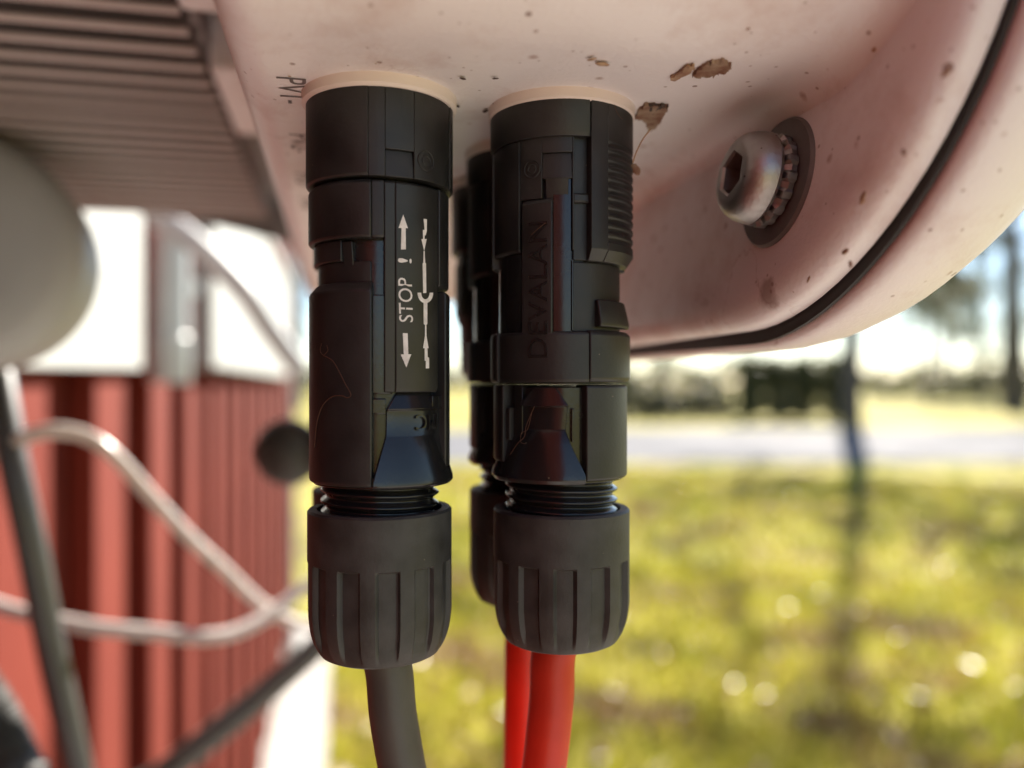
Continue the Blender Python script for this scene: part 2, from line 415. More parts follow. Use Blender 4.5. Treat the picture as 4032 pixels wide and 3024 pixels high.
me = bpy.data.meshes.new('grass'); me.from_pydata(V.reshape(-1, 3), [], np.arange(3*n).reshape(-1, 3)); me.materials.append(M['grass'])
o = bpy.data.objects.new('grass', me); COL.objects.link(o)
tag(o, 'yellow green grass of the sunlit lawn', 'grass', kind='stuff')

P = clear_of_wall(np.concatenate([scatter(700, 1.6, 5, 42), scatter(500, 5, 11, 42)])); n = len(P)
V = np.zeros((n, 4, 3))
for i in range(n):
    s = random.uniform(0.018, 0.042); a = random.uniform(0, 6.28)
    rot = Matrix.Rotation(a, 3, 'Z') @ Matrix.Rotation(random.gauss(0, 0.55), 3, 'X') @ Matrix.Rotation(random.gauss(0, 0.4), 3, 'Y')
    for j, q in enumerate(((-s, 0, 0), (0, -s*0.55, 0.004), (s, 0, 0.003), (0, s*0.55, 0.004))):
        c = rot @ Vector(q); V[i, j] = (P[i, 0]+c.x, P[i, 1]+c.y, 0.05+random.uniform(-0.01, 0.03)+c.z)
me = bpy.data.meshes.new('fallen_leaves'); me.from_pydata(V.reshape(-1, 3), [], np.arange(4*n).reshape(-1, 4)); me.materials.append(M['leaf'])
o = bpy.data.objects.new('fallen_leaves', me); COL.objects.link(o)
tag(o, 'brown fallen leaves scattered over the lawn', 'leaves', kind='stuff')

# ------------------------------------------------------------------ trees and hedge
def leaf_cloud(mb, centres, radii, n, size):
    for _ in range(n):
        i = random.randrange(len(centres)); c = centres[i]; r = radii[i]
        while True:
            q = Vector((random.uniform(-1, 1), random.uniform(-1, 1), random.uniform(-1, 1)))
            if 0.1 < q.length < 1: break
        p = c + q*r; s = size*random.uniform(0.6, 1.4)
        t = Vector((random.gauss(0, 1), random.gauss(0, 1), random.gauss(0, 1))).normalized()
        b = t.orthogonal().normalized(); x = b.cross(t)
        mb.add([p-b*s, p+x*s*0.5, p+b*s, p-x*s*0.5], [(0, 1, 2, 3)])

def tree(loc, h, r, label, leaves=1500, size=0.12, lean=0.0, m='foliage', low=0.45, name='tree'):
    root = empty(name, (loc[0], loc[1], 0))
    tag(root, label, 'tree')
    mb = MB(); top = Vector((lean, 0, h*0.8))
    pts = [Vector((0, 0, -0.1)), Vector((lean*0.2, 0.02, h*0.25)), Vector((lean*0.5+0.05, 0, h*0.5)), top]
    mb.tube(pts, [r*1.25, r, r*0.75, r*0.25], 10)
    cs, rs = [], []
    for k in range(9):
        f = low + (0.95-low)*k/8; b = pts[1].lerp(top, f); a = k*2.4+random.uniform(-.4, .4); L = h*random.uniform(0.16, 0.30)*(1.25-f*0.6)
        tip = b + Vector((math.cos(a)*L, math.sin(a)*L, L*random.uniform(0.3, 0.8)))
        mid = b.lerp(tip, 0.5) + Vector((0, 0, -0.05*L))
        mb.tube([b, mid, tip], [r*0.4, r*0.25, r*0.06], 6)
        for _ in range(3):
            b2 = b.lerp(tip, random.uniform(0.4, 0.9)); t2 = b2 + Vector((random.uniform(-1, 1), random.uniform(-1, 1), random.uniform(0, 1)))*L*0.45
            mb.tube([b2, t2], [r*0.13, r*0.03], 5)
            cs.append(t2); rs.append(L*0.35)
        cs.append(tip); rs.append(L*0.45)
    mb.build('trunk', 'bark', root)
    lf = MB(); leaf_cloud(lf, cs, rs, leaves, size); lf.build('crown', m, root, smooth=False, fix=False)
    return root

def at(px, d): return ((px-2016)/FPX*d, d)

tree(at(3352, 23.0), 15, 0.24, 'slender dark tree standing on the far verge right of the hedge', 2400, 0.12, 0.08)
tree(at(3995, 34), 14, 0.42, 'tall dark trunked tree at the right edge of the picture', 1200, 0.13, -0.3)
tree(at(3720, 75), 13, 0.30, 'pale distant tree showing through the sky beside the lid', 1500, 0.22)
tree(at(2600, 48), 9, 0.25, 'bushy tree behind the low hedge next to the connectors', 1500, 0.18, 0.2, low=0.15)
tree(at(3650, 52), 12, 0.20, 'bare branched tree filling the sky just right of the cover', 5000, 0.13, 0.5, low=0.0)
tree(at(3870, 58), 13, 0.22, 'bare branched tree left of the trunk at the right edge', 5000, 0.13, -0.5, low=0.0)
tree(at(4400, 28), 11, 0.30, 'tree just beyond the right edge of the lawn', 1200, 0.13)
tree(at(1180, 40), 10, 0.22, 'thin tree seen in the gap past the end of the red wall', 900, 0.16, 0.2)

def hedge(px0, px1, d, h, depth, label, n, size=0.09, m='evergreen'):
    x0 = (px0-2016)/FPX*d; x1 = (px1-2016)/FPX*d
    root = empty('hedge', ((x0+x1)/2, d, 0)); tag(root, label, 'hedge')
    mb = MB(); L = (x1-x0)/2; cs, rs = [], []
    k = max(3, int(L*2/0.7))
    for i in range(k):
        x = -L + 2*L*(i+0.5)/k
        MB().tube([(x, 0, -0.05), (x+random.uniform(-.1, .1), 0.05, h*0.6)], [0.04, 0.02], 6).build('stem', 'bark', root)
        for z in (0.25, 0.55, 0.82):
            cs.append(Vector((x, random.uniform(-.2, .2), h*z))); rs.append(max(0.45, h*0.24))
    lf = MB(); leaf_cloud(lf, cs, rs, n, size); lf.build('foliage', m, root, smooth=False, fix=False)
hedge(2900, 3330, 26, 2.0, 1.0, 'dark clipped hedge standing behind the pale road', 4200, 0.12, 'foliage')
hedge(2300, 2890, 27, 0.95, 1.0, 'low dark hedge left of the tall hedge behind the road', 3200, 0.10)
hedge(3420, 4500, 60, 1.6, 1.0, 'distant brown hedge along the field on the right', 3500, 0.16, 'foliage')

# far wood closing the horizon: reads as one mass
mb = MB(); cs, rs = [], []
for i in range(150):
    a = R(-40 + 85*i/149); d = random.uniform(150, 185); hh = random.uniform(2.5, 6.5)
    cs.append(Vector((d*math.sin(a), d*math.cos(a), hh*0.55))); rs.append(hh*0.75)
leaf_cloud(mb, cs, rs, 16000, 0.6)
o = mb.build('far_wood', 'foliage', smooth=False, fix=False); tag(o, 'distant line of trees closing the horizon', 'woods', kind='stuff')

# ------------------------------------------------------------------ red wall
wall = empty('red_wall', uvz(-215, 1500, -H*1000), YAW)
tag(wall, 'red painted board and batten wall on the left', 'wall')
def wloc(u, v, z): return ((u+215)*MM, (v-1500)*MM, z)      # z in metres above the lawn
W0, W1, PITCH, OFF = -900.0, 3560.0, 200.0, 708.0
mb = MB(); mb.box(-0.20, -0.024, (W0-1500)*MM, (W1-1500)*MM, -0.05, 3.2); mb.build('wall_core', 'redwood', wall)
board = MB().box(-0.022, 0.0, 0, 0.150, 0.22, 3.2); bproto = None
k0 = math.ceil((W0-OFF)/PITCH); kk = []
k = k0
while OFF + k*PITCH + 90 < W1: kk.append(k); k += 1
me_b = None
for k in kk:
    v0 = OFF + k*PITCH
    if bproto is None:
        bproto = board.build('board', 'redwood', wall, bevel=2.0); b = bproto
        batten = MB().box(0.0015, 0.0235, 0, 0.092, 0.22, 3.2); tproto = batten.build('batten', 'redwood', wall, bevel=3.0); t = tproto
    else:
        b = bproto.copy(); COL.objects.link(b); t = tproto.copy(); COL.objects.link(t)
    b.location = (0, (v0+71-1500)*MM, 0); t.location = (0, (v0-1500)*MM, 0)
mb = MB(); mb.box(-0.12, 0.034, (W1-1500)*MM+0.002, (W1-1500)*MM+0.10, 0.0, 3.2); mb.build('corner_board', 'whitepaint', wall, bevel=3.0)
mb = MB(); mb.box(-0.05, -0.002, (W0-1500)*MM, (W1-1500)*MM-0.002, 0.0, 0.217); mb.build('plinth', 'concrete', wall, bevel=4.0)

# ================================================================== INVERTER
inv = empty('inverter', (0, 0, H), YAW)
tag(inv, 'off-white wall-mounted solar inverter with finned heat sink and rounded cover', 'inverter')
ZB = 36.3                     # underside of the wiring box, mm above the lens
U0, U1, V0, V1 = -13.1, 55.0, 60.0, 386.0
ZS = 27.0
def shear(z): return 0.15*(z-ZS)

def mmv(L): return [(x*MM, y*MM, z*MM) for x, y, z in L]

# rounded-rectangle outlines in the (v, z) plane
def outline(vc0, vc1, z0, rad, ztop=340.0, n=20):
    pts = []
    for i in range(n+1):
        a = R(180 + 90*i/n); pts.append((vc0+rad+rad*math.cos(a), z0+rad+rad*math.sin(a)))
    for i in range(n+1):
        a = R(270 + 90*i/n); pts.append((vc1-rad+rad*math.cos(a), z0+rad+rad*math.sin(a)))
    for i in range(n+1):
        a = R(0 + 90*i/n); pts.append((vc1-rad+rad*math.cos(a), ztop-rad+rad*math.sin(a)))
    for i in range(n+1):
        a = R(90 + 90*i/n); pts.append((vc0+rad+rad*math.cos(a), ztop-rad+rad*math.sin(a)))
    return pts

def slab(name, m, layers, parent, angle=40, base=dict(v0=62.4, v1=392.0, z0=7.4, rad=42.0), lo=-100.0):
    """layers: list of (u, inset) over the same outline; closed at both ends"""
    P = []
    for u, ins in layers:
        pts = outline(base['v0']+ins, base['v1']-ins, base['z0']+ins, base['rad']-ins)
        k = 1.0 if u > U1 else max(0.0, min(1.0, (u-lo)/(U1-lo)))
        P.append([((u+k*shear(z))*MM, v*MM, z*MM) for v, z in pts])
    P = np.array(P); mb = MB(); mb.grid(P, wv=True, caps=True)
    return mb.build(name, m, parent, angle=angle)
wl = [(U0, 12.0), (U0, 5.2)]
for i in range(1, 9):
    a = R(90*i/8); wl.append((U0+5.2-5.2*math.cos(a), 5.2-5.2*math.sin(a)))
wl += [(0.0, 0.0), (20.0, 0.0), (40.0, 0.0)]
RC = 5.5                      # concave fillet into the flange
for i in range(0, 11):
    a = R(90*i/10); wl.append((U1+0.6-RC+RC*math.sin(a), -RC+RC*math.cos(a)))
slab('housing', 'housing', wl, inv, angle=50, base=dict(v0=66.0, v1=386.0, z0=ZB, rad=20.0), lo=40.0)
slab('flange', 'housing', [(U1, 5.5)] + [(U1+3.6*(1-math.cos(R(t)))*0.85, 4.6*(1-math.sin(R(t)))) for t in range(0, 91, 10)] + [(U1+4.6, 0.0), (U1+5.0, 0.5)], inv)
slab('gasket', 'gasket', [(U1+5.02, 3.0), (U1+5.04, -0.7), (U1+5.2, -1.1), (U1+5.75, -1.1), (U1+5.88, 2.6)], inv, base=dict(v0=63.4, v1=391.2, z0=6.7, rad=42.0))
lid_layers = [(U1+5.9, 2.0), (U1+6.0, -1.2), (U1+6.5, -2.2), (U1+8.0, -2.6), (U1+11, -2.5), (U1+15, -1.6), (U1+19, 0.2), (U1+22.5, 2.8), (U1+25.5, 6.2), (U1+27.8, 10.5), (U1+29.2, 16.0), (U1+29.8, 24.0)]
slab('cover', 'housing', lid_layers, inv, angle=60)

# heat sink: base plate, each fin a part of its own, side bosses
ZF = 75.0
mb = MB(); mb.box(-37*MM, -31*MM, 96*MM, 392*MM, (ZF+6)*MM, 320*MM); mb.build('heat_sink_base', 'fin', inv, bevel=0.6)
mb = MB(); mb.box(-31*MM, (U0-0.2)*MM, 62*MM, 172*MM, (ZF-1)*MM, 318*MM); mb.build('side_boss', 'housing', inv, bevel=1.5)
mb = MB(); mb.box(-31*MM, (U0-0.2)*MM, 208*MM, 260*MM, (ZF+1)*MM, 318*MM); mb.build('side_boss', 'housing', inv, bevel=1.5)
mb = MB(); mb.box(-31*MM, (U0-0.2)*MM, 172*MM, 392*MM, (ZF+14)*MM, 318*MM); mb.build('side_channel', 'fin', inv)
fin = MB().box(-178*MM, -31.5*MM, -1.4*MM, 1.4*MM, ZF*MM, 318*MM).build('fin', 'fin_painted_shade', inv, bevel=0.5)
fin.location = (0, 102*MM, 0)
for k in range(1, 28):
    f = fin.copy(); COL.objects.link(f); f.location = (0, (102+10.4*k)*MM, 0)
# curved end plate under the far end of the heat sink
mb = MB(); P = []
for i in range(25):
    t = i/24; u = -176+158*t; zb = ZF-3 + 10*math.cos((t-0.35)*3.4)
    P.append([(u*MM, 396*MM, zb*MM), (u*MM, 399*MM, zb*MM), (u*MM, 399*MM, 318*MM), (u*MM, 396*MM, 318*MM)])
mb.grid(np.array(P), wv=True, caps=True); mb.build('end_plate', 'washer', inv)

# lettering on the underside, read along the ports
def under_text(s, px, py, size, name='port_lettering'):
    q = spot_plane_z(px, py, ZB); u0, v0 = to_uv(q)
    v, f = text_shape(s)
    mb = MB(); mb.add([((u0 + y*size)*MM, (v0 + x*size)*MM, (ZB-0.06)*MM) for x, y, z in v], f)
    mb.build(name, 'ink', inv, smooth=False, fix=False)
under_text('PV1-', 1086, 296, 5.0)
under_text('PV2-', 1136, 522, 5.0)
under_text('PV3-', 1158, 676, 5.0)
under_text('PV4-', 1174, 778, 5.0)

# ------------------------------------------------------------------ screw in the flange
scr_c = (U1+0.1, 94.6, 25.6)
screw = bpy.data.objects.new('screw', None); COL.objects.link(screw); screw.parent = inv
screw.location = (scr_c[0]*MM, scr_c[1]*MM, scr_c[2]*MM)
ax = Vector((-1, 0, 0.15)).normalized(); screw.rotation_euler = ax.to_track_quat('Z', 'Y').to_euler()
mb = MB(); mb.revolve([(3, -0.2), (8.3, -0.2), (8.3, 0.45), (8.0, 0.8), (3, 0.8)], 0, 360, 72); mb.build('washer', 'washer', screw)
# serrated lock washer
n = 96; P = []
for i in range(n):
    a = 2*math.pi*i/n; tw = 0.45 if (i//3) % 2 else 0.0
    P.append([(r*math.cos(a)*MM, r*math.sin(a)*MM, z*MM) for r, z in ((3.2, 0.85), (5.6+tw*0.6, 0.95), (5.7+tw*0.6, 1.7+tw), (5.0, 2.6), (3.2, 2.6))])
mb = MB(); mb.grid(np.array(P), wu=True, wv=True); mb.build('lock_washer', 'steel', screw, angle=25)
# button head with hexagon socket
DH = 1.3
dome = [(5.6, 1.45+DH), (5.85, 1.9+DH)]
for i in range(1, 11):
    t = i/10; dome.append((5.85-2.4*t**1.9, 1.9+DH+3.6*math.sin(t*math.pi/2)))
mb = MB(); n = 72; rows = []
for r, z in dome: rows.append([(r*math.sin(2*math.pi*i/n)*MM, r*math.cos(2*math.pi*i/n)*MM, z*MM) for i in range(n)])
def hexr(a, r): return r*math.cos(math.pi/6)/math.cos((a % (math.pi/3))-math.pi/6)
for rr, z in ((3.05, 5.52+DH), (2.75, 5.2+DH), (2.7, 3.0+DH), (0.02, 2.6+DH)):
    rows.append([(hexr(2*math.pi*i/n, rr)*math.sin(2*math.pi*i/n)*MM, hexr(2*math.pi*i/n, rr)*math.cos(2*math.pi*i/n)*MM, z*MM) for i in range(n)])
mb.grid(np.array(rows), wv=True); mb.build('screw_head', 'steel', screw, angle=28)

# ================================================================== CONNECTORS
ZBASE = -36.0
def pos_xy(px, d): return ((px-2016)/FPX*d, d)
XL = (-16.85, 104.0); XR = (6.6, 108.8)
STEP = 20.6
def row(xy, k): return (xy[0]-math.sin(YAW)*STEP*k, xy[1]+math.cos(YAW)*STEP*k)

class Conn:
    def __init__(s, name, xy):
        s.xy = xy; s.d = math.hypot(*xy); s.th = -math.atan2(*xy)
        s.root = empty(name, (xy[0]*MM, xy[1]*MM, H+ZBASE*MM), s.th)
    def part(s, name, mb, m, bevel=0.18, angle=32, fix=True):
        return mb.build(name, m, s.root, bevel=bevel, angle=angle, dz=-ZBASE*MM, fix=fix)
    def az(s, px, py, r):
        """angle (deg) and height (mm) on the cylinder of radius r under a pixel"""
        q = ray(px, py); c, k = math.cos(-s.th), math.sin(-s.th)
        dx, dy, dz = q[0]*c-q[1]*k, q[0]*k+q[1]*c, q[2]
        A = dx*dx+dy*dy; B = -2*dy*s.d; C = s.d*s.d-r*r
        D = max(0.0, B*B-4*A*C); t = (-B-math.sqrt(D))/(2*A)
        x, y = dx*t, dy*t-s.d
        return math.degrees(math.atan2(x, -y)), dz*t

def cyl(a, r, z): return (r*math.sin(R(a))*MM, -r*math.cos(R(a))*MM, z*MM)

def nut_mesh(top, bot, r0=9.1, flutes=12, phase=0.0):
    NA, zs = 288, [top] + list(np.linspace(top-0.3, top-6.0, 4)) + [top-6.4, top-6.7] + list(np.linspace(top-7.1, bot+5.0, 10)) + list(np.linspace(bot+4.6, bot+0.9, 10)) + [bot+0.5, bot+0.2, bot]
    def prof(z):
        if z > top-0.25: return r0-0.25
        if z > bot+5.6: return r0
        t = (bot+5.6-z)/5.6
        return r0 - 0.5*t - 1.5*max(0, t)**3.0 - (0.9 if z <= bot+0.01 else 0.35 if z < bot+0.25 else 0.0)
    P = []
    P.append([cyl(360*i/NA, 7.6, top-4.0) for i in range(NA)])
    P.append([cyl(360*i/NA, 7.75, top-0.2) for i in range(NA)])
    P.append([cyl(360*i/NA, 7.95, top) for i in range(NA)])
    for z in zs:
        ring = []
        for i in range(NA):
            a = 360*i/NA; r = prof(z)
            f = ((a+phase) % (360/flutes))/(360/flutes)
            if z < top-6.5 and 0.2 < f < 0.8:
                lo = 1.0 if z > bot+3 else max(0, (z-bot-0.8)/2.2)
                edge = min((f-0.2)/0.05, (0.8-f)/0.05, 1.0)
                r -= 0.62*edge*lo
            ring.append(cyl(a, r, z))
        P.append(ring)
    P.append([cyl(360*i/NA, 4.6, bot+0.05) for i in range(NA)])
    P.append([cyl(360*i/NA, 3.3, bot+0.9) for i in range(NA)])
    P.append([cyl(360*i/NA, 3.2, bot+3.0) for i in range(NA)])
    mb = MB(); mb.grid(np.array(P), wv=True); return mb

def thread_mesh(ztop, zbot, rmin=6.75, rmax=7.5, pitch=1.42):
    NA = 96; zs = np.arange(ztop, zbot, -pitch/10); P = []
    P.append([cyl(360*i/NA, 4.0, ztop) for i in range(NA)])
    for z in zs:
        ring = []
        for i in range(NA):
            t = ((z/pitch + i/NA) % 1.0); tri = 1-abs(2*t-1)
            ring.append(cyl(360*i/NA, rmin+(rmax-rmin)*min(1, max(0, (tri-0.12)/0.74)), z))
        P.append(ring)
    P.append([cyl(360*i/NA, 4.0, zbot) for i in range(NA)])
    mb = MB(); mb.grid(np.array(P), wv=True); return mb

def wrap_text(c, s, a0, z0, size, r, up='left', lift=0.03, extrude=0.0):
    """letters on the cylinder; 'left': reads upward, letter tops to the left; 'flip': upside down"""
    v, f = text_shape(s, extrude); out = []
    for x, y, z in v:
        if up == 'left': a = a0 - math.degrees(y*size/r); zz = z0 + x*size
        else: a = a0 - math.degrees(x*size/r); zz = z0 - y*size
        out.append(cyl(a, r+lift+(z*size if extrude else 0), zz))
    return MB().add(out, f)

def emblem(mb, a0, z0, rad, r, wdt=0.16, lift=0.14, n=28):
    P = []
    for i in range(n):
        t = 2*math.pi*i/n
        P.append([cyl(a0+math.degrees(q*math.cos(t)/r), r+h, z0+q*math.sin(t)) for q, h in ((rad-wdt, -0.1), (rad-wdt, lift), (rad, lift), (rad, -0.1))])
    mb.grid(np.array(P), wu=True, wv=True)

def loft_skirt(rows, rin=5.0, n=22):
    """rows of (z, radius, left angle, right angle): a wedge that widens as it comes down"""
    P = []
    for z, r, a0, a1 in rows:
        P.append([cyl(a0+(a1-a0)*i/n, r, z) for i in range(n+1)] + [cyl(a1+(a0-a1)*i/n, rin, z) for i in range(n+1)])
    return MB().grid(np.array(P), wv=True, caps=True)

# ---------------------------------------------------------------- minus connector (left)
def make_minus(name, xy):
    c = Conn(name, xy)
    # socket shell against the housing, with a small inspection window
    mb = MB()
    mb.revolve([(6.5, 24.6), (8.5, 24.6), (8.5, 37.2), (6.5, 37.2)], 0, 360, 96)
    mb.block(7.5, 9.26, -115, -9, 24.4, 37.1, 0.25)
    mb.block(7.5, 9.12, -9, 3.5, 24.4, 37.1)
    mb.block(7.5, 9.12, 3.5, 26, 27.6, 37.1)
    mb.revolve([(7.5, 24.4), (9.0, 24.4), (8.6, 27.6), (7.5, 27.6)], 3.5, 26)
    mb.block(7.5, 9.12, 26, 70, 24.4, 37.1)
    mb.block(7.5, 9.26, 70, 245, 24.4, 37.1, 0.25)
    emblem(mb, 36.5, 26.2+0.6, 1.25, 9.12); emblem(mb, 36.5, 26.8, 0.65, 9.12)
    c.part('socket_shell', mb, 'black')
    # core
    mb = MB(); mb.revolve([(4, -12), (7.35, -12), (7.35, 24.4), (4, 24.4)], 0, 360, 72); c.part('core', mb, 'gloss', 0)
    # collar band under the seam: latch housing on the left, printed field on the right
    mb = MB()
    mb.revolve([(7.0, 17.2), (8.75, 17.2), (8.95, 17.5), (8.95, 23.6), (8.5, 24.15), (7.0, 24.15)], -130, -7)
    mb.block(7.0, 8.62, -7, 3, 17.2, 24.1, 0.2)
    c.part('latch_housing', mb, 'black')
    mb = MB()
    mb.revolve([(7.0, -1.0), (8.30, -1.0), (8.5, -0.4), (8.5, 23.8), (8.2, 24.1), (7.0, 24.1)], 3, 12)
    mb.revolve([(7.0, -1.0), (8.30, -1.0), (8.5, -0.4), (8.5, 23.8), (8.2, 24.1), (7.0, 24.1)], 12, 56)
    mb.block(7.0, 8.72, 56, 235, 12.0, 24.1, 0.2)
    c.part('sleeve', mb, 'black')
    # latch prong in the recess
    mb = MB()
    mb.block(6.8, 8.25, -118, -34, 14.6, 17.15, 0.15)
    mb.revolve([(6.8, 13.4), (7.6, 13.4), (8.15, 16.9), (6.8, 16.9)], -34, -24)
    mb.block(6.8, 7.7, -110, -8, 12.0, 14.6)
    c.part('latch', mb, 'black')
    # lower body arms
    mb = MB()
    mb.revolve([(6.8, -12.2), (8.6, -12.2), (8.85, -11.9), (8.85, 11.0), (7.9, 12.15), (6.8, 12.15)], -130, -6.5)
    c.part('arm', mb, 'black')
    mb = MB()
    mb.revolve([(6.8, -10.6), (8.7, -10.6), (8.87, -10.3), (8.87, 11.2), (8.5, 11.6), (6.8, 11.6)], 66, 190)
    c.part('arm', mb, 'black')
    mb = MB()
    mb.block(6.8, 8.0, -6.5, 9, -1.2, 10.6, 0.1); mb.block(6.8, 8.2, 9, 10.5, -1.2, 11.0)
    mb.block(6.8, 8.05, -6.5, 4.5, -3.6, -1.7, 0.1); mb.block(6.8, 8.25, 50, 66, -3.0, -1.4, 0.1)
    c.part('rib', mb, 'gloss', 0.12)
    # flared skirt above the thread
    mb = MB()
    sk = [(6.0, -1.6), (7.5, -1.6), (7.75, -3.3), (7.7, -3.5), (7.7, -6.4), (9.28, -11.5), (9.3, -12.1), (8.9, -12.5), (6.0, -12.5)]
    mb = MB().revolve([(5, -12.45), (8.3, -12.45), (8.3, -11.2), (7.25, -10.6), (7.25, -1.4), (5, -1.4)], 0, 360, 72)
    c.part('neck', mb, 'gloss', 0.1)
    mb = loft_skirt([(-1.0, 7.6, 15, 58), (-1.3, 7.75, 13, 60), (-3.05, 8.35, 5.2, 70), (-3.15, 7.95, 5.0, 71), (-6.2, 7.95, 4.5, 73), (-6.35, 8.0, 4.2, 74), (-11.5, 9.25, -5.4, 100), (-12.1, 9.3, -5.8, 104), (-12.5, 8.9, -5.8, 104)])
    c.part('skirt', mb, 'gloss', 0.1)
    c.part('thread', thread_mesh(-12.4, -19.5), 'gloss', 0, 60)
    c.part('gland_nut', nut_mesh(-15.7, -34.3, 9.1, 12, 9), 'nut', 0, 24)
    return c

def minus_print(c):
    r = 8.5
    # STOP ! with arrows, and the plug symbol, laid out on the printed field
    mb = MB()
    def poly(pts):
        vv = [];
        for px, py in pts:
            a, z = c.az(px, py, r); vv.append(cyl(a, r+0.03, z))
        mb.add(vv, [tuple(range(len(vv)))])
    Z = lambda x, y: (1150+x/2.073, 700+y/2.073)
    poly([Z(888, 585), Z(893, 410), Z(868, 410), Z(907, 300), Z(945, 412), Z(927, 412), Z(928, 585)])          # arrow up
    poly([Z(903, 1268), Z(943, 1270), Z(948, 1440), Z(972, 1440), Z(932, 1548), Z(886, 1442), Z(911, 1441)])   # arrow down
    poly([Z(1072, 335), Z(1100, 338), Z(1098, 435), Z(1090, 470), Z(1082, 470), Z(1080, 500), Z(1098, 500), Z(1077, 598), Z(1054, 500), Z(1068, 500), Z(1066, 425), Z(1080, 425)])
    poly([Z(1072, 598), Z(1081, 598), Z(1086, 695), Z(1092, 698), Z(1095, 940), Z(1069, 942), Z(1064, 698), Z(1070, 695)])
    # cup of the plug
    pts = []
    for i in range(13):
        t = R(180*i/12); pts.append(Z(1087+64*math.cos(t), 938+86*math.sin(t)))
    for i in range(13):
        t = R(180-180*i/12); pts.append(Z(1087+34*math.cos(t), 938+54*math.sin(t)))
    for i in range(12):
        poly([pts[i], pts[i+1], pts[24-i], pts[25-i]])
    poly([Z(1072, 1018), Z(1103, 1018), Z(1103, 1195), Z(1095, 1200), Z(1096, 1290), Z(1113, 1390), Z(1104, 1392), Z(1106, 1465), Z(1117, 1468), Z(1118, 1555), Z(1090, 1556), Z(1090, 1495), Z(1081, 1492), Z(1081, 1392), Z(1068, 1390), Z(1083, 1290), Z(1084, 1200), Z(1073, 1196)])
    # letters
    def place(s, p0, p1, height_px):
        (a0, z0), (a1, z1) = c.az(*p0, r), c.az(*p1, r)
        v, f = text_shape(s); w_ = max(x for x, y, z in v); w0 = min(x for x, y, z in v); hh = max(y for x, y, z in v)
        deg = abs(c.az(p0[0]-height_px, p0[1], r)[0]-a0)
        out = []
        for x, y, z in v:
            t = (x-w0)/(w_-w0); out.append(cyl(a0+(a1-a0)*t - deg*y/hh, r+0.03, z0+(z1-z0)*t))
        mb.add(out, f)
    place('STOP', Z(986, 1180), Z(976, 822), 54)
    place('!', Z(974, 700), Z(974, 662), 53)
    return c.part('print', mb, 'print', 0, fix=False)

def raised(c):
    # moulded marks on the skirt band, upside down as in the photograph
    a, z = c.az(1608, 1668, 7.8)
    mb = wrap_text(c, 'MC', c.az(1712, 1640, 7.8)[0], c.az(1712, 1630, 7.8)[1], 2.7, 7.95, 'flip', 0.10, 0.07)
    c.part('moulded_lettering', mb, 'gloss', 0, fix=True)

cL = make_minus('solar_connector', XL)
tag(cL.root, 'front left black plug connector with white STOP print, on a black cable', 'connector', 'solar connectors plugged into the inverter')
mL = [x for x in bpy.data.objects if x.parent == cL.root]
# the one behind it has the same moulding (its print is hidden)
rear = cL.root.copy(); COL.objects.link(rear)
for ch in mL:
    q = ch.copy(); COL.objects.link(q); q.parent = rear
xy = row(XL, 1); rear.location = (xy[0]*MM, xy[1]*MM, H+ZBASE*MM)
tag(rear, 'black plug connector hidden directly behind the one with the STOP print', 'connector', 'solar connectors plugged into the inverter')
minus_print(cL); raised(cL)

